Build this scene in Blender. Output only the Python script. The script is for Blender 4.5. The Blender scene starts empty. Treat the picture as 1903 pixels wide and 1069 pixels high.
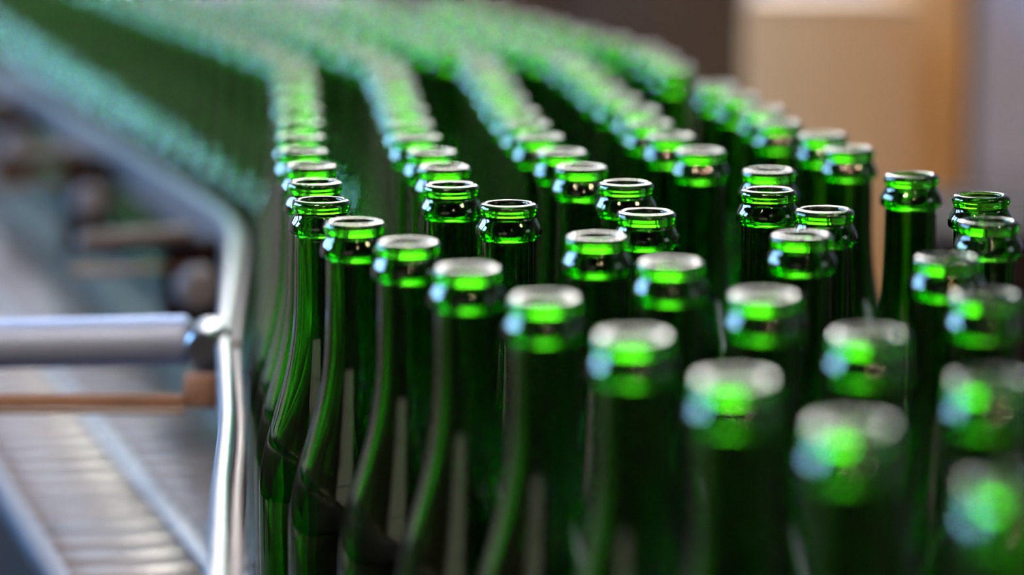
import bpy, bmesh, math, random
from mathutils import Vector, Matrix

sc = bpy.context.scene
C = sc.collection
R = math.radians
MM = 0.001

# ------------------------------------------------------------------ camera
# Belt surface is z = 0; bottle mouths are at 255 mm; the lens sits 456 mm above the belt.
F_PX = 5500.0
PITCH = R(9.643)
CAM_Z = 0.456
cam_d = bpy.data.cameras.new('camera')
cam = bpy.data.objects.new('camera', cam_d)
C.objects.link(cam)
cam.location = (0, 0, CAM_Z)
cam.rotation_euler = (R(90) - PITCH, 0, 0)
cam_d.sensor_width = 36.0
cam_d.lens = F_PX / 1903.0 * 36.0
cam_d.clip_start = 0.05
cam_d.clip_end = 60
cam_d.dof.use_dof = True
cam_d.dof.focus_distance = 1.46
cam_d.dof.aperture_fstop = 2.9
sc.camera = cam

# ------------------------------------------------------------------ world, exposure
w = bpy.data.worlds.new('world')
sc.world = w
w.use_nodes = True
w.node_tree.nodes['Background'].inputs[0].default_value = (0.75, 0.85, 1.0, 1)
w.node_tree.nodes['Background'].inputs[1].default_value = 0.3
sc.view_settings.view_transform = 'Standard'
sc.view_settings.look = 'None'
sc.view_settings.gamma = 1
sc.view_settings.use_curve_mapping = False
sc.view_settings.exposure = 0.0
cy = sc.cycles
cy.use_denoising = True
cy.denoiser = 'OPENIMAGEDENOISE'
cy.denoising_input_passes = 'RGB_ALBEDO_NORMAL'
cy.denoising_prefilter = 'ACCURATE'
cy.max_bounces = 20
cy.transmission_bounces = 18
cy.glossy_bounces = 8
cy.diffuse_bounces = 2
cy.volume_bounces = 0
cy.caustics_reflective = False
cy.caustics_refractive = False
cy.sample_clamp_indirect = 14.0
cy.use_adaptive_sampling = True
cy.adaptive_threshold = 0.01

# the daylight, added fill and lamp strengths
SKY_BACK, SKY_BACK_DIM, SKY_LEFT, FILL_RIGHT, SKY_FRONT = 25.0, 7.0, 54.0, 3.0, 0.95
ROOF_FILL = 24.0  # strength of the added roof pane
LAMP = 330.0


# ------------------------------------------------------------------ helpers
def at(px, py, Y):
    """World point seen at pixel (px, py) at distance Y in front of the lens position."""
    a = PITCH + math.atan((py - 534.5) / F_PX)
    z = CAM_Z - Y * math.tan(a)
    zc = Y * math.cos(PITCH) + (CAM_Z - z) * math.sin(PITCH)
    return Vector(((px - 951.5) / F_PX * zc, Y, z))


def tag(o, label=None, cat=None, group=None, kind=None):
    if label: o['label'] = label
    if cat: o['category'] = cat
    if group: o['group'] = group
    if kind: o['kind'] = kind
    return o


def empty(name, loc=(0, 0, 0), rz=0.0):
    o = bpy.data.objects.new(name, None)
    C.objects.link(o)
    o.location = loc
    o.rotation_euler = (0, 0, rz)
    o.empty_display_size = 0.02
    return o


def obj(name, bm, m, parent=None, smooth=None, loc=None, rz=0.0):
    me = bpy.data.meshes.new(name)
    bmesh.ops.recalc_face_normals(bm, faces=bm.faces)
    bm.to_mesh(me)
    bm.free()
    if m: me.materials.append(m)
    if smooth is not None:
        me.shade_smooth()
        if smooth < 180:
            me.set_sharp_from_angle(angle=R(smooth))
    o = bpy.data.objects.new(name, me)
    C.objects.link(o)
    if parent: o.parent = parent
    if loc is not None: o.location = loc
    o.rotation_euler = (0, 0, rz)
    return o


def add_box(bm, c, s, M=None, bev=0.0, seg=2):
    r = bmesh.ops.create_cube(bm, size=1.0)
    vs = r['verts']
    bmesh.ops.scale(bm, vec=Vector(s), verts=vs)
    if bev > 0:
        es = list({e for v in vs for e in v.link_edges})
        g = bmesh.ops.bevel(bm, geom=es, offset=bev, segments=seg, profile=0.5, affect='EDGES')
        vs = list({v for f in g['faces'] for v in f.verts} | {v for v in vs if v.is_valid})
        # collect every vertex of this island
        seen = set(vs); stack = list(vs)
        while stack:
            v = stack.pop()
            for e in v.link_edges:
                u = e.other_vert(v)
                if u not in seen:
                    seen.add(u); stack.append(u)
        vs = list(seen)
    T = Matrix.Translation(Vector(c))
    bmesh.ops.transform(bm, matrix=(M @ T) if M is not None else T, verts=vs)
    return vs


def add_lathe(bm, prof, seg=48, M=None, closed=False):
    """Revolve (r, z) points round z."""
    rings = []
    for r, z in prof:
        if r < 1e-7:
            rings.append([bm.verts.new((0, 0, z))])
        else:
            rings.append([bm.verts.new((r * math.cos(2 * math.pi * i / seg), r * math.sin(2 * math.pi * i / seg), z)) for i in range(seg)])
    pairs = list(zip(rings[:-1], rings[1:]))
    if closed: pairs.append((rings[-1], rings[0]))
    for a, b in pairs:
        for i in range(seg):
            j = (i + 1) % seg
            if len(a) == 1 and len(b) == 1: continue
            if len(a) == 1: bm.faces.new((a[0], b[i], b[j]))
            elif len(b) == 1: bm.faces.new((a[i], b[0], a[j]))
            else: bm.faces.new((a[i], b[i], b[j], a[j]))
    vs = [v for r in rings for v in r]
    if M is not None: bmesh.ops.transform(bm, matrix=M, verts=vs)
    return vs


def add_tube(bm, p, q, r, seg=20, cap=0.0):
    """Solid round bar from p to q with slightly eased ends."""
    p, q = Vector(p), Vector(q)
    L = (q - p).length
    e = min(r * 0.35, L * 0.2) if cap == 0 else cap
    M = Matrix.Translation(p) @ (q - p).to_track_quat('Z', 'Y').to_matrix().to_4x4()
    return add_lathe(bm, [(0, 0), (r - e, 0), (r, e), (r, L - e), (r - e, L), (0, L)], seg, M)


def add_sweep(bm, pts, sec):
    """Sweep a closed 2-D section (side, up) along a horizontal-ish polyline."""
    rings = []
    n = len(pts)
    for i, p in enumerate(pts):
        a = (pts[i] - pts[i - 1]) if i > 0 else (pts[1] - pts[0])
        b = (pts[i + 1] - pts[i]) if i < n - 1 else a
        t = (a.normalized() + b.normalized()).normalized()
        side = Vector((t.y, -t.x, 0)).normalized()
        k = 1.0 / max(0.5, side.dot(Vector((a.y, -a.x, 0)).normalized()))
        rings.append([bm.verts.new(p + side * s * k + Vector((0, 0, u))) for s, u in sec])
    m = len(sec)
    for a, b in zip(rings[:-1], rings[1:]):
        for i in range(m):
            j = (i + 1) % m
            bm.faces.new((a[i], a[j], b[j], b[i]))
    bm.faces.new(rings[0]); bm.faces.new(list(reversed(rings[-1])))


def rounded(w_, h_, r, k=4):
    out = []
    for cx, cy_, a0 in ((w_ / 2 - r, h_ / 2 - r, 0), (-w_ / 2 + r, h_ / 2 - r, 90), (-w_ / 2 + r, -h_ / 2 + r, 180), (w_ / 2 - r, -h_ / 2 + r, 270)):
        for i in range(k + 1):
            a = R(a0 + 90 * i / k)
            out.append((cx + r * math.cos(a), cy_ + r * math.sin(a)))
    return out


def curve_pts(ctrl, n=8):
    """Catmull-Rom through 3-D control points."""
    P = [2 * ctrl[0] - ctrl[1]] + list(ctrl) + [2 * ctrl[-1] - ctrl[-2]]
    out = []
    for i in range(1, len(P) - 2):
        for j in range(n):
            t = j / n
            p0, p1, p2, p3 = P[i - 1:i + 3]
            out.append(0.5 * ((2 * p1) + (p2 - p0) * t + (2 * p0 - 5 * p1 + 4 * p2 - p3) * t * t + (3 * p1 - p0 - 3 * p2 + p3) * t ** 3))
    out.append(ctrl[-1].copy())
    return out


# ------------------------------------------------------------------ materials
def mat(name, col, rough=0.5, metal=0.0, noise=0.0, scale=20.0, bump=0.0, bscale=200.0, spec=0.5, stretch=None, rvar=0.0):
    m = bpy.data.materials.new(name)
    m.use_nodes = True
    nt = m.node_tree
    b = nt.nodes['Principled BSDF']
    b.inputs['Base Color'].default_value = (*col, 1)
    b.inputs['Roughness'].default_value = rough
    b.inputs['Metallic'].default_value = metal
    b.inputs['Specular IOR Level'].default_value = spec
    tc = nt.nodes.new('ShaderNodeTexCoord')
    mp = nt.nodes.new('ShaderNodeMapping')
    nt.links.new(tc.outputs['Object'], mp.inputs[0])
    if stretch: mp.inputs['Scale'].default_value = stretch
    if noise > 0 or rvar > 0:
        n = nt.nodes.new('ShaderNodeTexNoise')
        n.inputs['Scale'].default_value = scale
        n.inputs['Detail'].default_value = 4
        nt.links.new(mp.outputs[0], n.inputs['Vector'])
        if noise > 0:
            rp = nt.nodes.new('ShaderNodeValToRGB')
            rp.color_ramp.elements[0].position = 0.3
            rp.color_ramp.elements[1].position = 0.7
            rp.color_ramp.elements[0].color = (*[c * (1 - noise) for c in col], 1)
            rp.color_ramp.elements[1].color = (*[min(1, c * (1 + noise)) for c in col], 1)
            nt.links.new(n.outputs[0], rp.inputs[0])
            nt.links.new(rp.outputs[0], b.inputs['Base Color'])
        if rvar > 0:
            mr = nt.nodes.new('ShaderNodeMapRange')
            mr.inputs['To Min'].default_value = max(0.02, rough - rvar)
            mr.inputs['To Max'].default_value = rough + rvar
            nt.links.new(n.outputs[0], mr.inputs[0])
            nt.links.new(mr.outputs[0], b.inputs['Roughness'])
    if bump > 0:
        n2 = nt.nodes.new('ShaderNodeTexNoise')
        n2.inputs['Scale'].default_value = bscale
        bp = nt.nodes.new('ShaderNodeBump')
        bp.inputs['Strength'].default_value = bump
        bp.inputs['Distance'].default_value = 0.001
        nt.links.new(mp.outputs[0], n2.inputs['Vector'])
        nt.links.new(n2.outputs[0], bp.inputs['Height'])
        nt.links.new(bp.outputs[0], b.inputs['Normal'])
    return m


def glass_mat():
    m = bpy.data.materials.new('green_bottle_glass')
    m.use_nodes = True
    nt = m.node_tree
    nt.nodes.clear()
    out = nt.nodes.new('ShaderNodeOutputMaterial')
    g = nt.nodes.new('ShaderNodeBsdfGlass')
    g.inputs['Color'].default_value = (1, 1, 1, 1)
    g.inputs['Roughness'].default_value = 0.0
    g.inputs['IOR'].default_value = 1.52
    tc = nt.nodes.new('ShaderNodeTexCoord')
    mp = nt.nodes.new('ShaderNodeMapping')
    mp.inputs['Scale'].default_value = (1, 1, 0.35)
    n = nt.nodes.new('ShaderNodeTexNoise')
    n.inputs['Scale'].default_value = 45
    n.inputs['Detail'].default_value = 2
    bp = nt.nodes.new('ShaderNodeBump')
    bp.inputs['Strength'].default_value = 0.05
    bp.inputs['Distance'].default_value = 0.0006
    nt.links.new(tc.outputs['Object'], mp.inputs[0])
    nt.links.new(mp.outputs[0], n.inputs['Vector'])
    nt.links.new(n.outputs[0], bp.inputs['Height'])
    nt.links.new(bp.outputs[0], g.inputs['Normal'])
    v = nt.nodes.new('ShaderNodeVolumeAbsorption')
    v.inputs['Color'].default_value = GLASS_COL
    v.inputs['Density'].default_value = GLASS_DEN
    nt.links.new(g.outputs[0], out.inputs['Surface'])
    nt.links.new(v.outputs[0], out.inputs['Volume'])
    return m


def emit_mat(name, col, s):
    m = bpy.data.materials.new(name)
    m.use_nodes = True
    nt = m.node_tree
    nt.nodes.clear()
    out = nt.nodes.new('ShaderNodeOutputMaterial')
    e = nt.nodes.new('ShaderNodeEmission')
    e.inputs[0].default_value = (*col, 1)
    e.inputs[1].default_value = s
    nt.links.new(e.outputs[0], out.inputs['Surface'])
    return m


GLASS_COL = (0.43, 0.843, 0.0, 1)
GLASS_DEN = 720.0
M_GLASS = glass_mat()
M_STEEL = mat('brushed_stainless', (0.20, 0.215, 0.25), 0.42, 1.0, noise=0.06, scale=6, bump=0.15, bscale=300, stretch=(1, 0.05, 1))
M_TUBE = mat('polished_stainless_tube', (0.22, 0.25, 0.30), 0.36, 1.0, noise=0.05, scale=8)
M_SLAT = mat('worn_steel_slats', (0.135, 0.102, 0.098), 0.30, 0.0, noise=0.12, scale=25, rvar=0.08, bump=0.2, bscale=90, spec=0.30)
M_DARK = mat('dark_painted_steel', (0.014, 0.008, 0.009), 0.8, 0.0, noise=0.2, scale=12, spec=0.15)
M_EDGE = mat('dull_edge_steel', (0.08, 0.10, 0.15), 0.6, 0.8)
M_ROD = mat('satin_blue_grey_rod', (0.34, 0.46, 0.74), 0.55, 0.6, noise=0.05, scale=8)  # blue of the reflected sky is put into the base colour
M_STUB = mat('dull_grey_rod', (0.075, 0.07, 0.08), 0.5, 0.5)
M_GUIDE = mat('pale_plastic_guide', (0.36, 0.39, 0.54), 0.5)
M_BRASS = mat('gold_strip', (0.24, 0.11, 0.02), 0.55, 1.0)
M_COPPER = mat('brown_coated_bar', (0.30, 0.20, 0.17), 0.45, 0.0, noise=0.15, scale=30)
M_KNOB = mat('grey_knob_plastic', (0.20, 0.22, 0.29), 0.5)
M_CARD = mat('tan_cardboard', (0.56, 0.38, 0.21), 0.8, 0.0, noise=0.05, scale=5)
M_CARD2 = mat('orange_brown_board', (0.62, 0.40, 0.20), 0.75, 0.0, noise=0.06, scale=4)
M_FLAP = mat('pale_cardboard_edge', (0.47, 0.33, 0.21), 0.8)
M_SHUT = mat('grey_blue_shutter', (0.48, 0.58, 0.98), 0.6, 0.0, noise=0.04, scale=3)
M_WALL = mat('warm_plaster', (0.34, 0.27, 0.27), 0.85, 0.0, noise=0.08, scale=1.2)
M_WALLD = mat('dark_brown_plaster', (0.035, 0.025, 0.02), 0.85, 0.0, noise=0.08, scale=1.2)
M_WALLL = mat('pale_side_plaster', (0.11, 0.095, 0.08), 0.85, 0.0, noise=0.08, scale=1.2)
M_REFLECTOR = mat('pale_door_paint', (0.62, 0.60, 0.55), 0.6, 0.0, noise=0.05, scale=2)  # for the added reflector by the left wall
M_CEIL = mat('brown_ceiling_boards', (0.05, 0.036, 0.03), 0.8, 0.0, noise=0.12, scale=2)
M_FLOOR = mat('reddish_concrete_floor', (0.045, 0.03, 0.026), 0.55, 0.0, noise=0.15, scale=2.5)
M_FRAME = mat('window_frame_paint', (0.25, 0.24, 0.24), 0.5)
M_CORD = mat('black_cord', (0.02, 0.02, 0.02), 0.6)

# ------------------------------------------------------------------ room shell
FLOOR_Z, CEIL_Z = -0.9, 3.3
XL, XR, YB, YF = -4.0, 4.2, 7.0, -3.6


def struct(name, bm, m, parent=None, smooth=None):
    o = obj(name, bm, m, parent, smooth)
    if parent is None: o['kind'] = 'structure'
    return o


bm = bmesh.new(); add_box(bm, ((XL + XR) / 2, (YB + YF) / 2, FLOOR_Z - 0.05), (XR - XL + 0.4, YB - YF + 0.4, 0.1)); struct('floor', bm, M_FLOOR)
bm = bmesh.new(); add_box(bm, ((XL + XR) / 2, (YB + YF) / 2, CEIL_Z + 0.05), (XR - XL + 0.4, YB - YF + 0.4, 0.1)); struct('ceiling', bm, M_CEIL)
win_n = 0


def wall(name, a, b, openings, z0, z1, sky_col, sky_s):
    """Wall from plan point a to plan point b, with window openings [(u0, u1)] between heights z0 and z1."""
    global win_n
    a, b = Vector((*a, 0)), Vector((*b, 0))
    L = (b - a).length
    M = Matrix.Translation(a) @ Matrix.Rotation(math.atan2(b.y - a.y, b.x - a.x), 4, 'Z')
    bm = bmesh.new()
    T = 0.16
    def piece(u0, u1, za, zb):
        add_box(bm, ((u0 + u1) / 2, 0, (za + zb) / 2), (u1 - u0, T, zb - za), M)
    if not openings:
        piece(0, L, FLOOR_Z, CEIL_Z)
    else:
        piece(0, L, FLOOR_Z, z0); piece(0, L, z1, CEIL_Z)
        e = 0
        for u0, u1 in openings:
            piece(e, u0, z0, z1); e = u1
        piece(e, L, z0, z1)
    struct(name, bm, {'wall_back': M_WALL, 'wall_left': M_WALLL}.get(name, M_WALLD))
    for u0, u1 in openings:
        win_n += 1
        root = empty(f'window_{win_n}', M @ Vector(((u0 + u1) / 2, 0, z0)))
        root['kind'] = 'structure'
        Mi = Matrix.Translation(-root.location) @ M
        fb = bmesh.new(); fw = 0.05
        for (cu, cz, su, sz) in (((u0 + u1) / 2, z0 + fw / 2, u1 - u0, fw), ((u0 + u1) / 2, z1 - fw / 2, u1 - u0, fw),
                                 (u0 + fw / 2, (z0 + z1) / 2, fw, z1 - z0), (u1 - fw / 2, (z0 + z1) / 2, fw, z1 - z0),
                                 ((u0 + u1) / 2, z0 + (z1 - z0) * 0.6, u1 - u0, 0.035)):
            add_box(fb, (cu, 0, cz), (su, 0.07, sz), Mi)
        obj('window_frame', fb, M_FRAME, root)
        pb = bmesh.new(); add_box(pb, ((u0 + u1) / 2, 0, (z0 + z1) / 2), (u1 - u0 - 0.02, 0.02, z1 - z0 - 0.02), Mi)
        obj('window_pane', pb, emit_mat(f'daylight_{win_n}', (0.74, 0.84, 1.0) if win_n == 1 else sky_col, SKY_BACK_DIM if win_n == 1 else sky_s), root)


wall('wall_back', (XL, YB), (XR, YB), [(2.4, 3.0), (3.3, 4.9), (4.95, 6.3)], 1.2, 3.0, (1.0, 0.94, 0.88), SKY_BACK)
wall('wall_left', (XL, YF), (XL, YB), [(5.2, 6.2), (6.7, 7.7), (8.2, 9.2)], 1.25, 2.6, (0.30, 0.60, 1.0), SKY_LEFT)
wall('wall_right', (XR, YF), (XR, YB), [(3.2, 4.6)], 0.9, 2.5, (0.85, 0.92, 1.0), FILL_RIGHT)  # this unseen window is added as general fill light
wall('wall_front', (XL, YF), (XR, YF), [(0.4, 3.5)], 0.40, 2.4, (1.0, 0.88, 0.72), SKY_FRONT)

# unseen pale reflector added as a sliding door, brightens the bottles' left sides
dr = empty('door_1', (XL + 0.11, 4.9, FLOOR_Z)); dr['kind'] = 'structure'
for k_ in (-1, 1):
    bm = bmesh.new(); add_box(bm, (0, k_ * 0.93, 1.0), (0.05, 1.82, 2.0), bev=0.006)
    for q_ in (-0.6, 0.0, 0.6):
        add_box(bm, (0.03, k_ * 0.93 + q_, 1.0), (0.02, 0.5, 1.8), bev=0.004)
    lf = obj('door_leaf', bm, M_REFLECTOR, dr, smooth=35)
    bm = bmesh.new(); add_tube(bm, (0.07, k_ * 0.12, 0.95), (0.07, k_ * 0.12, 1.2), 0.012); obj('handle', bm, M_STEEL, lf, smooth=35)

# glowing roof pane added out of view to widen the bottles' green glow
sk = empty(f'window_{win_n + 1}', (0.5, 5.4, CEIL_Z - 0.02)); sk['kind'] = 'structure'
bm = bmesh.new()
for c_, s_ in (((0, -0.93, 0), (2.2, 0.06, 0.06)), ((0, 0.93, 0), (2.2, 0.06, 0.06)), ((-1.07, 0, 0), (0.06, 1.9, 0.06)), ((1.07, 0, 0), (0.06, 1.9, 0.06)), ((0, 0, 0), (0.04, 1.9, 0.05))):
    add_box(bm, c_, s_)
obj('window_frame', bm, M_FRAME, sk)
bm = bmesh.new(); add_box(bm, (0, 0, 0.005), (2.1, 1.82, 0.012)); obj('window_pane', bm, emit_mat('daylight_roof', (1.0, 0.97, 0.93), ROOF_FILL), sk)

# ------------------------------------------------------------------ conveyor, laid out along its own axis
AX = Vector((-0.30, 0.954, 0)).normalized()      # direction the slat chains run
NX = Vector((0.954, 0.30, 0)).normalized()       # across the chains
MC = Matrix(((NX.x, AX.x, 0, 0), (NX.y, AX.y, 0, 0), (0, 0, 1, 0), (0, 0, 0, 1)))  # (across, along, up) -> world
S0, S1 = -0.6, 4.2

ORD = ['first', 'second', 'third', 'fourth', 'fifth', 'sixth', 'seventh', 'eighth', 'ninth', 'tenth', 'eleventh', 'twelfth',
       'thirteenth', 'fourteenth', 'fifteenth', 'sixteenth', 'seventeenth', 'eighteenth', 'nineteenth', 'twentieth',
       'twenty-first', 'twenty-second', 'twenty-third', 'twenty-fourth', 'twenty-fifth', 'twenty-sixth', 'twenty-seventh', 'twenty-eighth']
N_CH = 7
PIT = 0.0381
for k in range(N_CH):
    c = 0.2955 + k * 0.0915
    bm = bmesh.new()
    i = 0
    s = S0
    while s < S1:
        add_box(bm, (c, s, -0.0016), (0.0770, PIT - 0.0022, 0.0032), MC, bev=0.0012, seg=2)
        s += PIT
    # the hinge knuckles under the plates
    for u in (-0.02, 0.02):
        add_box(bm, (c + u, (S0 + S1) / 2, -0.007), (0.012, S1 - S0, 0.006), MC)
    o = obj('slat_chain', bm, M_SLAT, smooth=35)
    lab = ('worn steel slat chain of the conveyor, outermost strand with no bottles on it' if k == 0 else
           'steel slat chain beside the guide rail foot, second strand from the open edge' if k == 1 else
           f'steel slat chain under the green bottles, {ORD[k]} strand from the open edge')
    tag(o, lab, 'conveyor chain', 'slat chains of the bottle conveyor')
for k in range(N_CH - 1):
    c = 0.34125 + k * 0.0915
    bm = bmesh.new()
    add_box(bm, (c, (S0 + S1) / 2, -0.004), (0.0130, S1 - S0, 0.011), MC, bev=0.001)
    o = obj('wear_strip', bm, M_TUBE, smooth=35)
    tag(o, 'shiny metal strip between the two bare slat chains' if k == 0 else
        f'shiny metal strip under the bottles, {ORD[k]} strip from the open edge', 'wear strip', 'strips between the slat chains')

conv = tag(empty('conveyor_frame', (0, 0, FLOOR_Z)), 'long steel conveyor frame carrying the slat chains and green bottles', 'conveyor')
MCf = Matrix.Translation((0, 0, -FLOOR_Z)) @ MC
N_END = 0.2955 + (N_CH - 1) * 0.0915 + 0.046
for sgn, nn in ((-1, 0.2475), (1, N_END + 0.004)):
    bm = bmesh.new()
    add_box(bm, (nn, (S0 + S1) / 2, 0.001), (0.014, S1 - S0, 0.012), MCf, bev=0.002)
    obj('edge_strip', bm, M_EDGE, conv, smooth=35)
    bm = bmesh.new()
    add_box(bm, (nn + sgn * 0.001, (S0 + S1) / 2, -0.095), (0.006, S1 - S0, 0.18), MCf, bev=0.001)
    obj('side_plate', bm, M_DARK, conv, smooth=35)
bm = bmesh.new()
add_box(bm, ((0.25 + N_END) / 2, (S0 + S1) / 2, -0.022), (N_END - 0.255, S1 - S0, 0.006), MCf)
obj('bed_plate', bm, M_DARK, conv)
for s in (-0.5, 0.6, 1.9, 3.2, 4.1):
    for nn in (0.27, N_END - 0.02):
        bm = bmesh.new()
        add_box(bm, (nn, s, (-0.185 + FLOOR_Z + 0.02) / 2), (0.05, 0.05, -FLOOR_Z - 0.205), MCf, bev=0.004)
        lg = obj('leg', bm, M_DARK, conv, smooth=35)
        bm = bmesh.new()
        add_lathe(bm, [(0, 0), (0.045, 0), (0.045, 0.008), (0.02, 0.016), (0.02, 0.024), (0, 0.024)], 24, MCf @ Matrix.Translation((nn, s, FLOOR_Z)))
        obj('levelling_foot', bm, M_STEEL, lg, smooth=35)

# ------------------------------------------------------------------ guide rail
RZ = 0.122


def rail_path(off):
    ctrl = [(-0.0975, 0.85), (-0.108, 1.02), (-0.1165, 1.164), (-0.130, 1.322), (-0.1405, 1.46), (-0.152, 1.575), (-0.166, 1.71), (-0.1775, 1.86), (-0.190, 2.02), (-0.199, 2.12)]
    ctrl = [Vector((x, y, RZ)) for x, y in ctrl]
    for s in (2.17, 2.3, 2.6, 3.0, 3.5, 4.2):
        p = NX * 0.456 + AX * s
        ctrl.append(Vector((p.x, p.y, RZ)))
    return curve_pts(ctrl, 6)


def split_path(y_a, y_b):
    return [p for p in rail_path(0) if y_a <= p.y <= y_b]


def rail(name, y_a, y_b, lab):
    pts = split_path(y_a, y_b)
    mid = pts[len(pts) // 2]
    root = tag(empty(name, (mid.x, mid.y, RZ - 0.02)), lab, 'guide rail', 'guide rail along the bottles')
    loc = [p - Vector((mid.x, mid.y, RZ - 0.02)) for p in pts]
    bm = bmesh.new()
    add_sweep(bm, loc, [(x - 0.0035, z) for x, z in rounded(0.0085, 0.038, 0.003)])
    obj('rail_profile', bm, M_STEEL, root, smooth=40)
    bm = bmesh.new()
    add_sweep(bm, loc, [(x + 0.0035, z - 0.002) for x, z in rounded(0.0055, 0.028, 0.0024)])
    g = obj('guide_strip', bm, M_GUIDE, root, smooth=40)
    g['label'] = 'pale plastic strip the bottles slide along'
    return root


rail('guide_rail', 0.0, 1.700, 'straight pale steel guide rail in front of the clamp, beside the nearest bottles')
rail('guide_rail', 1.700, 9.0, 'bent blue-grey steel guide rail beyond the clamp, curving away along the bottles')


def rail_x(y):
    P_ = rail_path(0)
    for a, b in zip(P_[:-1], P_[1:]):
        if a.y <= y <= b.y:
            t = (y - a.y) / (b.y - a.y)
            return a.x + (b.x - a.x) * t
    return P_[-1].x


# near clamp with its long cross rod
x0 = rail_x(1.70)
cl = tag(empty('rail_clamp', (x0 - 0.012, 1.70, 0.10)), 'pale metal clamp joining two guide rail lengths at the long cross rod', 'clamp')
bm = bmesh.new(); add_box(bm, (0, 0, 0.024), (0.016, 0.036, 0.046), bev=0.004); obj('clamp_block', bm, M_TUBE, cl, smooth=35)
for dz in (0.012, 0.036):
    bm = bmesh.new(); add_lathe(bm, [(0, -0.011), (0.009, -0.011), (0.011, -0.008), (0.011, -0.002), (0.006, 0.0), (0, 0)], 20, Matrix.Translation((-0.001, -0.016, dz)) @ Matrix.Rotation(R(90), 4, 'X') @ Matrix.Scale(-1, 4, (0, 0, 1)))
    obj('bolt', bm, M_TUBE, cl, smooth=35)
bm = bmesh.new(); add_tube(bm, (x0 - 0.02, 1.70, 0.136), (-0.46, 1.70, 0.130), 0.0145, 24)
tag(obj('cross_rod', bm, M_ROD, smooth=35), 'long thick polished steel rod running sideways from the clamp over bare chains', 'rod', 'cross rods on the guide rail')
fl = tag(empty('flat_bar', (-0.3, 1.665, 0.104)), 'flat brown bar with a thin gold lower edge under the long rod', 'bar')
bm = bmesh.new(); add_box(bm, (-0.022, 0, 0.003), (0.268, 0.006, 0.008), bev=0.0015); obj('bar', bm, M_COPPER, fl, smooth=35)
bm = bmesh.new(); add_box(bm, (-0.022, -0.001, -0.0030), (0.268, 0.007, 0.0016)); obj('gold_edge', bm, M_BRASS, fl)
bm = bmesh.new(); add_box(bm, (0.122, 0.008, 0.008), (0.022, 0.016, 0.02), bev=0.003); obj('end_block', bm, M_COPPER, fl, smooth=35)
# post outside the belt that carries rod and bar
po = tag(empty('rod_post', (-0.44, 1.70, -0.02)), 'dark upright post at the open conveyor edge holding the long rod', 'post')
bm = bmesh.new(); add_box(bm, (0, 0, 0.09), (0.03, 0.03, 0.2), bev=0.003); obj('post_body', bm, M_DARK, po, smooth=35)

for i, (s, kz, wlen, pos) in enumerate(((2.09, 0.096, 0.085, 'at the bend of the rail'), (2.597, 0.090, 0.10, 'on the far straight of the rail'), (3.06, 0.088, 0.10, 'furthest along the rail'))):
    k = NX * (0.424 if i else 0.418) + AX * s
    root = tag(empty('rail_bracket', (k.x, k.y, 0.05), math.atan2(NX.y, NX.x)), f'dark rail bracket with a round grey knob, {pos}', 'bracket', 'brackets under the guide rail')
    dz = kz - 0.05
    bm = bmesh.new()
    add_box(bm, (0.0, 0.022, 0.034), (0.044, 0.014, 0.09), bev=0.004)
    add_box(bm, (0.004, 0.02, 0.072), (0.036, 0.016, 0.012), bev=0.003)
    obj('bracket_plate', bm, M_DARK, root, smooth=35)
    bm = bmesh.new()
    Mk = Matrix.Translation((0, 0.016, dz)) @ Matrix.Rotation(R(90), 4, 'X')
    add_lathe(bm, [(0, 0), (0.006, 0), (0.006, 0.006), (0.0145, 0.008), (0.0165, 0.012), (0.0165, 0.02), (0.013, 0.026), (0, 0.028)], 28, Mk)
    obj('knob', bm, M_KNOB, root, smooth=40)
    bm = bmesh.new(); add_tube(bm, (0.0, 0.012, 0.082), (-wlen, 0.012, 0.080), 0.0075, 18)
    obj('cross_rod', bm, M_STUB, root, smooth=35)
    bm = bmesh.new(); add_box(bm, (-wlen / 2 - 0.006, 0.008, 0.060), (wlen, 0.005, 0.003)); obj('gold_edge', bm, M_BRASS, root)

# ------------------------------------------------------------------ bottles
H = 255.0
OUT = [(0, 20), (7, 19), (14, 14.5), (20, 7), (24, 1.5), (27, 0), (30, 0.8), (32.2, 3), (32.6, 7), (32.7, 20), (32.7, 60), (32.7, 100),
       (32.6, H - 146), (31.2, H - 132), (28.6, H - 120), (25.2, H - 109), (21.8, H - 98), (19.0, H - 88), (16.8, H - 78), (15.2, H - 68), (14.3, H - 58),
       (13.8, H - 45), (13.5, H - 30), (13.4, H - 20), (13.4, H - 17.5), (13.7, H - 17.15), (14.9, H - 16.8), (15.8, H - 16.3), (16.2, H - 15.4), (16.3, H - 13.9), (16.1, H - 12.4), (15.5, H - 10.8),
       (14.6, H - 9.2), (13.8, H - 7.8), (13.4, H - 6.7), (13.4, H - 5.9), (13.7, H - 5.0), (14.15, H - 4.1), (14.45, H - 3.1), (14.4, H - 2.1), (13.85, H - 1.0),
       (13.3, H - 0.38), (12.75, H - 0.10), (12.3, H - 0.02), (11.8, H), (11.3, H - 0.03), (10.8, H - 0.18), (10.3, H - 0.7), (10.1, H - 1.5), (10.0, H - 4), (9.4, H - 20), (8.9, H - 45), (9.2, H - 58), (10.0, H - 68), (11.5, H - 78), (13.6, H - 88),
       (16.4, H - 98), (19.8, H - 109), (23.2, H - 120), (25.8, H - 132), (26.4, H - 146), (26.8, 100), (26.8, 60), (26.7, 23), (26.0, 15), (24.6, 10.5), (22.0, 10.6), (18, 14), (12, 20), (6, 23.5), (0, 24.5)]


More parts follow.
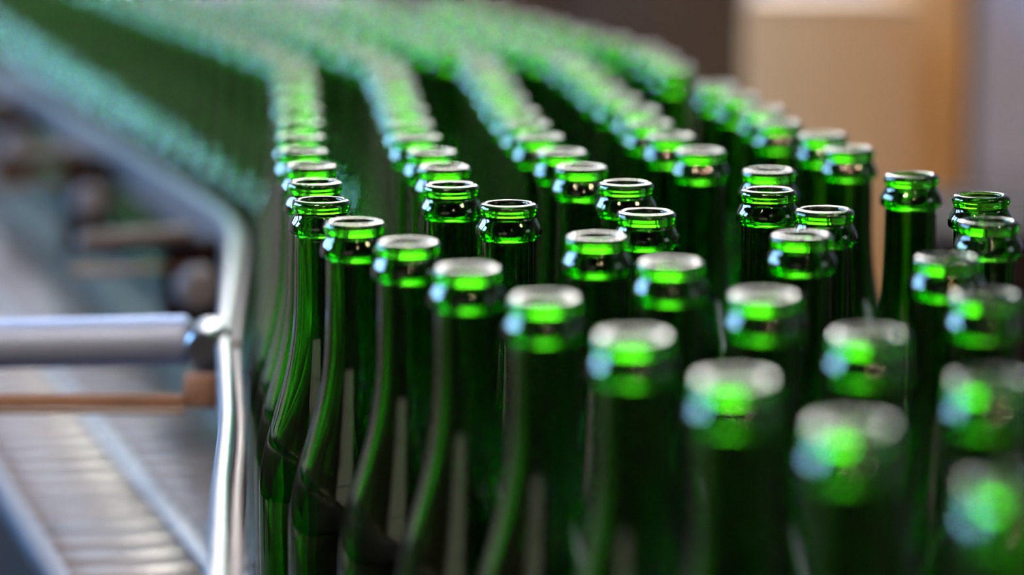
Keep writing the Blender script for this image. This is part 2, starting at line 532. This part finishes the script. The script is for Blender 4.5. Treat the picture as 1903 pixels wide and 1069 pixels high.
def smooth_profile(P_, n=3):
    out = []
    Q = [Vector((r, z)) for r, z in P_]
    for i in range(len(Q) - 1):
        p1, p2 = Q[i], Q[i + 1]
        p0 = Q[i - 1] if i > 0 else Vector((-p2.x, p2.y))
        p3 = Q[i + 2] if i + 2 < len(Q) else Vector((-p1.x, p1.y))
        # centripetal-style tangents keep the long straight stretches from overshooting
        d1, d2, d3 = (p1 - p0).length, (p2 - p1).length, (p3 - p2).length
        m1 = ((p1 - p0) / max(d1, 1e-6) * d2 + (p2 - p1) * d1 / max(d1, 1e-6) * 1.0) * 0.5 if d1 > 0 else (p2 - p1)
        m1 = (((p1 - p0) / max(d1, 1e-6)) * d2 + (p2 - p1) / max(d2, 1e-6) * d1) / (d1 + d2) * d2
        m2 = (((p2 - p1) / max(d2, 1e-6)) * d3 + (p3 - p2) / max(d3, 1e-6) * d2) / (d2 + d3) * d2
        for j in range(n):
            t = j / n
            h00 = 2 * t ** 3 - 3 * t * t + 1; h10 = t ** 3 - 2 * t * t + t
            h01 = -2 * t ** 3 + 3 * t * t; h11 = t ** 3 - t * t
            v = p1 * h00 + m1 * h10 + p2 * h01 + m2 * h11
            out.append((max(v.x, 0), v.y))
    out.append((0.0, P_[-1][1]))
    out[0] = (0.0, P_[0][1])
    return out


prof = [(r * MM, z * MM) for r, z in smooth_profile(OUT, 3)]
bm = bmesh.new()
add_lathe(bm, prof, 64)
proto = obj('glass_bottle', bm, M_GLASS, smooth=180)

POS = {
    'F': [(-93.7, 1440.7),(-73.6, 1367.6),(-46.6, 1306.1),(-19.0, 1233.9),(13.0, 1160.6),(44.9, 1077.7),(76.6, 997.0),(108.5, 921.7),(146.6, 842.1)],
    'S': [(38.3, 1323.1),(67.8, 1249.6),(101.2, 1166.3),(132.3, 1079.9),(164.5, 996.1)],
    'T': [(58.2, 1503.9),(64.1, 1399.3),(129.1, 1477.4),(136.1, 1555.5),(150.1, 1407.4),(131.4, 1326.9),(209.1, 1536.9),(233.3, 1458.5),(223.1, 1370.1),(188.0, 1261.3),(189.8, 1166.9),(-1.7, 1427.8)],
    'C1': [(-101.3, 1507.5),(-108.3, 1575.1),(-117.2, 1641.7),(-123.3, 1708.6),(-128.8, 1782.8),(-134.7, 1861.5),(-141.9, 1940.5),(-148.0, 2022.7),(-155.2, 2099.8),(-161.9, 2174.4)],
    'C2': [(-31.1, 1496.7),(-36.7, 1570.1),(-45.1, 1637.3),(-55.7, 1707.7),(-61.8, 1777.0),(-67.4, 1855.2),(-74.7, 1940.5),(-80.8, 2030.1),(-88.0, 2099.8),(-94.7, 2174.4)],
    'C3': [(36.8, 1569.8),(27.7, 1636.4),(15.9, 1708.8),(9.1, 1775.7),(2.9, 1842.8),(-4.4, 1926.9),(-9.9, 2013.4),(-16.2, 2095.8),(-22.4, 2170.1),(-27.6, 2249.9)],
    'C4': [(105.2, 1641.0),(92.4, 1711.7),(83.1, 1778.3),(78.9, 1852.1),(69.7, 1923.5),(61.3, 1996.9),(54.6, 2087.9),(44.8, 2170.1),(38.9, 2240.6)],
    'C5': [(189.1, 1649.5),(181.4, 1716.3),(161.4, 1780.4),(157.7, 1852.1),(148.4, 1930.3),(139.0, 2004.2),(117.1, 2132.4),(110.8, 2218.2),(101.7, 2296.6)],
    'C1b': [(-177.7, 2245.2),(-196.4, 2311.5),(-217.4, 2380.7),(-237.2, 2447.9),(-258.2, 2516.0),(-279.0, 2583.2),(-300.4, 2649.6),(-321.9, 2717.4),(-343.3, 2785.4),(-365.1, 2853.6),(-385.9, 2922.1),(-407.7, 2989.8),(-428.4, 3056.6),(-449.3, 3123.9),(-470.7, 3190.1),(-492.0, 3257.6),(-513.3, 3325.7),(-533.4, 3391.8),(-555.8, 3459.9),(-575.9, 3527.1),(-597.1, 3595.2),(-619.2, 3662.3),(-640.0, 3729.0),(-661.8, 3796.4)],
    'C2b': [(-110.3, 2245.0),(-126.7, 2312.9),(-146.5, 2382.0),(-166.2, 2449.5),(-187.8, 2516.9),(-208.0, 2583.8),(-228.4, 2650.5),(-249.7, 2718.6),(-271.7, 2785.2),(-292.7, 2854.0),(-313.8, 2921.5),(-334.9, 2987.6),(-355.2, 3055.7),(-377.1, 3122.8),(-398.3, 3191.0),(-419.4, 3258.1),(-440.2, 3324.9),(-461.6, 3392.3)],
    'C3b': [(-50.3, 2318.1),(-72.8, 2386.3),(-92.9, 2451.9),(-115.6, 2520.8),(-136.1, 2589.3),(-158.4, 2657.7),(-178.8, 2724.9),(-200.2, 2791.1),(-221.9, 2860.0),(-243.1, 2928.3),(-265.1, 2996.3)],
    'C4b': [(20.5, 2310.1),(0.7, 2378.8),(-20.0, 2444.7),(-40.4, 2513.4),(-63.2, 2582.6),(-82.9, 2648.4),(-105.0, 2715.3),(-125.5, 2783.5),(-147.5, 2852.4),(-168.0, 2919.0)],
    'C5b': [(79.8, 2364.2),(57.4, 2433.5),(36.1, 2501.4),(15.3, 2567.0),(-7.1, 2635.5),(-27.3, 2701.9),(-48.5, 2769.4),(-70.4, 2838.7)],
}
ROW_LAB = {
    'C1': ('lane against the guide rail', 'bottles in the lane against the guide rail'),
    'C2': ('second lane from the guide rail', 'bottles in the second lane'),
    'C3': ('middle lane', 'bottles in the middle lane'),
    'C4': ('fourth lane from the guide rail', 'bottles in the fourth lane'),
    'C5': ('outermost lane beside the cartons', 'bottles in the outermost lane'),
}
F_LAB = ['sharply focused green bottle at the rail end of the front edge row',
         'sharply focused green bottle, second from the rail in the front edge row',
         'slightly blurred green bottle, third from the rail in the front edge row',
         'green bottle with thick pale lip, fourth from the rail in the front edge row',
         'blurred green bottle, fifth from the rail in the front edge row',
         'blurred green bottle, sixth from the rail in the front edge row',
         'strongly blurred green bottle, seventh from the rail in the front edge row',
         'strongly blurred green bottle, eighth from the rail in the front edge row',
         'most blurred green bottle, nearest the camera, cut by the picture corner']
S_LAB = ['green bottle behind the front edge row, rail end of the second row',
         'green bottle behind the front edge row, second in the second row',
         'blurred green bottle behind the front edge row, third in the second row',
         'blurred green bottle behind the front edge row, fourth in the second row',
         'strongly blurred green bottle ending the second row at the picture edge']
T_LAB = ['sharp green bottle heading the middle lane, just behind its overlapping neighbour',
         'green bottle overlapping the sharp one that heads the middle lane',
         'sharpest green bottle of the overlapping pair ahead of the fourth lane',
         'green bottle half hidden behind the sharpest one ahead of the fourth lane',
         'green bottle just behind and beside the blurred one, below the carton edge',
         'green bottle with pale lip overlapping the neck of its rear neighbour',
         'sharp lone green bottle with its full neck against the tan carton',
         'green bottle standing against the grey shutter, behind a blurred one',
         'green bottle at the picture edge, in front of the shutter-side bottle',
         'blurred green bottle below the lone sharp bottle by the carton',
         'blurred green bottle at the picture edge, above the last second-row bottle',
         'sharp green bottle standing alone between the front edge row and middle lane']
first = True


def place(x, y, lab, group, k):
    global first
    if first:
        o = proto; first = False
    else:
        o = proto.copy(); C.objects.link(o)
    o.location = (x * MM, y * MM, 0.0002)
    o.rotation_euler = (0, 0, k * 2.399)
    tag(o, lab, 'bottle', group)
    return o


kk = 0
for key, labs, grp in (('F', F_LAB, 'bottles along the front edge of the crowd'), ('S', S_LAB, 'bottles in the second row'), ('T', T_LAB, 'loosely standing bottles')):
    for (x, y), lab in zip(POS[key], labs):
        kk += 1
        place(x, y, lab, grp, kk)
for key, (lane, grp) in ROW_LAB.items():
    for i, (x, y) in enumerate(POS[key]):
        kk += 1
        place(x, y, f'green glass bottle in the {lane}, {ORD[i]} from its near end', grp, kk)
    for i, (x, y) in enumerate(POS[key + 'b']):
        kk += 1
        place(x, y, f'very blurred bottle in the {lane}, {ORD[i]} past the bend', grp, kk)

# ------------------------------------------------------------------ background on the far side
p = at(1385, 30, 3.10); q = at(1702, 30, 3.12)
cart = tag(empty('cardboard_carton', ((p.x + q.x) / 2, 3.11, FLOOR_Z), R(-8)), 'tall tan cardboard carton standing behind the lone sharp bottle', 'carton')
wd = math.hypot(q.x - p.x, q.y - p.y); ht = p.z - FLOOR_Z + 0.008
bm = bmesh.new(); add_box(bm, (0, 0.1, ht / 2), (wd, 0.2, ht), bev=0.003); obj('carton_body', bm, M_CARD, cart, smooth=35)
bm = bmesh.new(); add_box(bm, (0, 0.012, ht + 0.003), (wd, 0.03, 0.006), bev=0.002); obj('top_flap', bm, M_FLAP, cart, smooth=35)
p = at(1700, 200, 3.35); q = at(1793, 200, 3.35)
bd = tag(empty('wooden_board', ((p.x + q.x) / 2, 3.35, FLOOR_Z)), 'upright orange-brown board between the tan carton and grey shutter', 'board')
bm = bmesh.new(); add_box(bm, (-0.02, 0.01, 0.6), (q.x - p.x + 0.04, 0.022, 1.2), bev=0.003); obj('board_panel', bm, M_CARD2, bd, smooth=35)
# roller shutter
p = at(1800, 200, 3.9)
sh = tag(empty('roller_shutter', (p.x, 3.9, FLOOR_Z)), 'grey-blue roller shutter of fine horizontal ribs beyond the board', 'shutter')
bm = bmesh.new()
secs = []
z = 0.0; W_ = 1.9
prev = None
while z < 3.2:
    ring = []
    for dz, dy in ((0, 0.0), (0.012, -0.006), (0.03, -0.006), (0.042, 0.0)):
        a = bm.verts.new((0, dy, z + dz)); b = bm.verts.new((W_, dy, z + dz))
        if prev: bm.faces.new((prev[0], prev[1], b, a))
        prev = (a, b)
    z += 0.048
g = bmesh.ops.extrude_face_region(bm, geom=bm.faces[:])
bmesh.ops.translate(bm, vec=(0, 0.03, 0), verts=[v for v in g['geom'] if isinstance(v, bmesh.types.BMVert)])
obj('shutter_curtain', bm, M_SHUT, sh, smooth=30)
bm = bmesh.new(); add_box(bm, (-0.02, 0.02, 1.6), (0.05, 0.07, 3.2), bev=0.004); obj('side_track', bm, M_DARK, sh, smooth=35)
# dark low machine in front of the shutter, below the board
p = at(1748, 436, 2.5)
lm = tag(empty('machine_housing', (p.x, 2.5, FLOOR_Z)), 'low dark machine housing in front of the grey shutter', 'machine')
ht = p.z - FLOOR_Z
bm = bmesh.new(); add_box(bm, (0.42, 0.15, ht / 2), (0.84, 0.3, ht), bev=0.01); obj('housing_body', bm, M_DARK, lm, smooth=35)
bm = bmesh.new(); add_box(bm, (0.42, -0.004, ht - 0.12), (0.7, 0.008, 0.16), bev=0.002); obj('access_panel', bm, M_DARK, lm, smooth=35)
# dark cabinet behind the bottle lanes
p = at(700, 50, 3.7); q = at(1392, 50, 3.7)
cb = tag(empty('machine_cabinet', ((p.x + q.x) / 2, 3.7, FLOOR_Z)), 'dark brown machine cabinet behind the bottles, beside the tan carton', 'cabinet')
wd = q.x - p.x
M_CAB = mat('dark_brown_enamel', (0.028, 0.018, 0.016), 0.55, noise=0.2, scale=5)
bm = bmesh.new(); add_box(bm, (0, 0.3, 0.6), (wd, 0.6, 1.2), bev=0.008); obj('cabinet_body', bm, M_CAB, cb, smooth=35)
for s_ in (-1, 1):
    bm = bmesh.new(); add_box(bm, (s_ * wd / 4, -0.004, 0.61), (wd / 2 - 0.012, 0.016, 1.1), bev=0.003); d_ = obj('door', bm, M_CAB, cb, smooth=35)
    bm = bmesh.new(); add_tube(bm, (s_ * 0.02, -0.025, 0.75), (s_ * 0.02, -0.025, 0.9), 0.006); obj('handle', bm, M_STEEL, d_, smooth=35)

# ------------------------------------------------------------------ ceiling strip lights (behind and above the camera)
M_TL = emit_mat('warm_tube_light', (1.0, 0.68, 0.42), LAMP)
for i, (x, y, lab) in enumerate(((-0.55, 0.25, 'warm strip light hanging above the rail side of the conveyor'), (0.55, -1.1, 'warm strip light hanging above the middle of the conveyor'), (1.5, 0.4, 'warm strip light hanging above the carton side'))):
    r_ = tag(empty('strip_light', (x, y, 2.35), R((20, 80, 10)[i])), lab, 'lamp', 'strip lights above the conveyor')
    bm = bmesh.new(); add_box(bm, (0, 0, 0.03), (0.9, 0.14, 0.03), bev=0.005); obj('housing', bm, M_FRAME, r_, smooth=35)
    bm = bmesh.new(); add_tube(bm, (-0.42, 0, -0.006), (0.42, 0, -0.006), 0.02, 16); obj('tube', bm, M_TL, r_, smooth=35)
    for s_ in (-0.35, 0.35):
        bm = bmesh.new(); add_tube(bm, (s_, 0, 0.044), (s_, 0, CEIL_Z - 2.35), 0.003, 8); obj('cord', bm, M_CORD, r_)
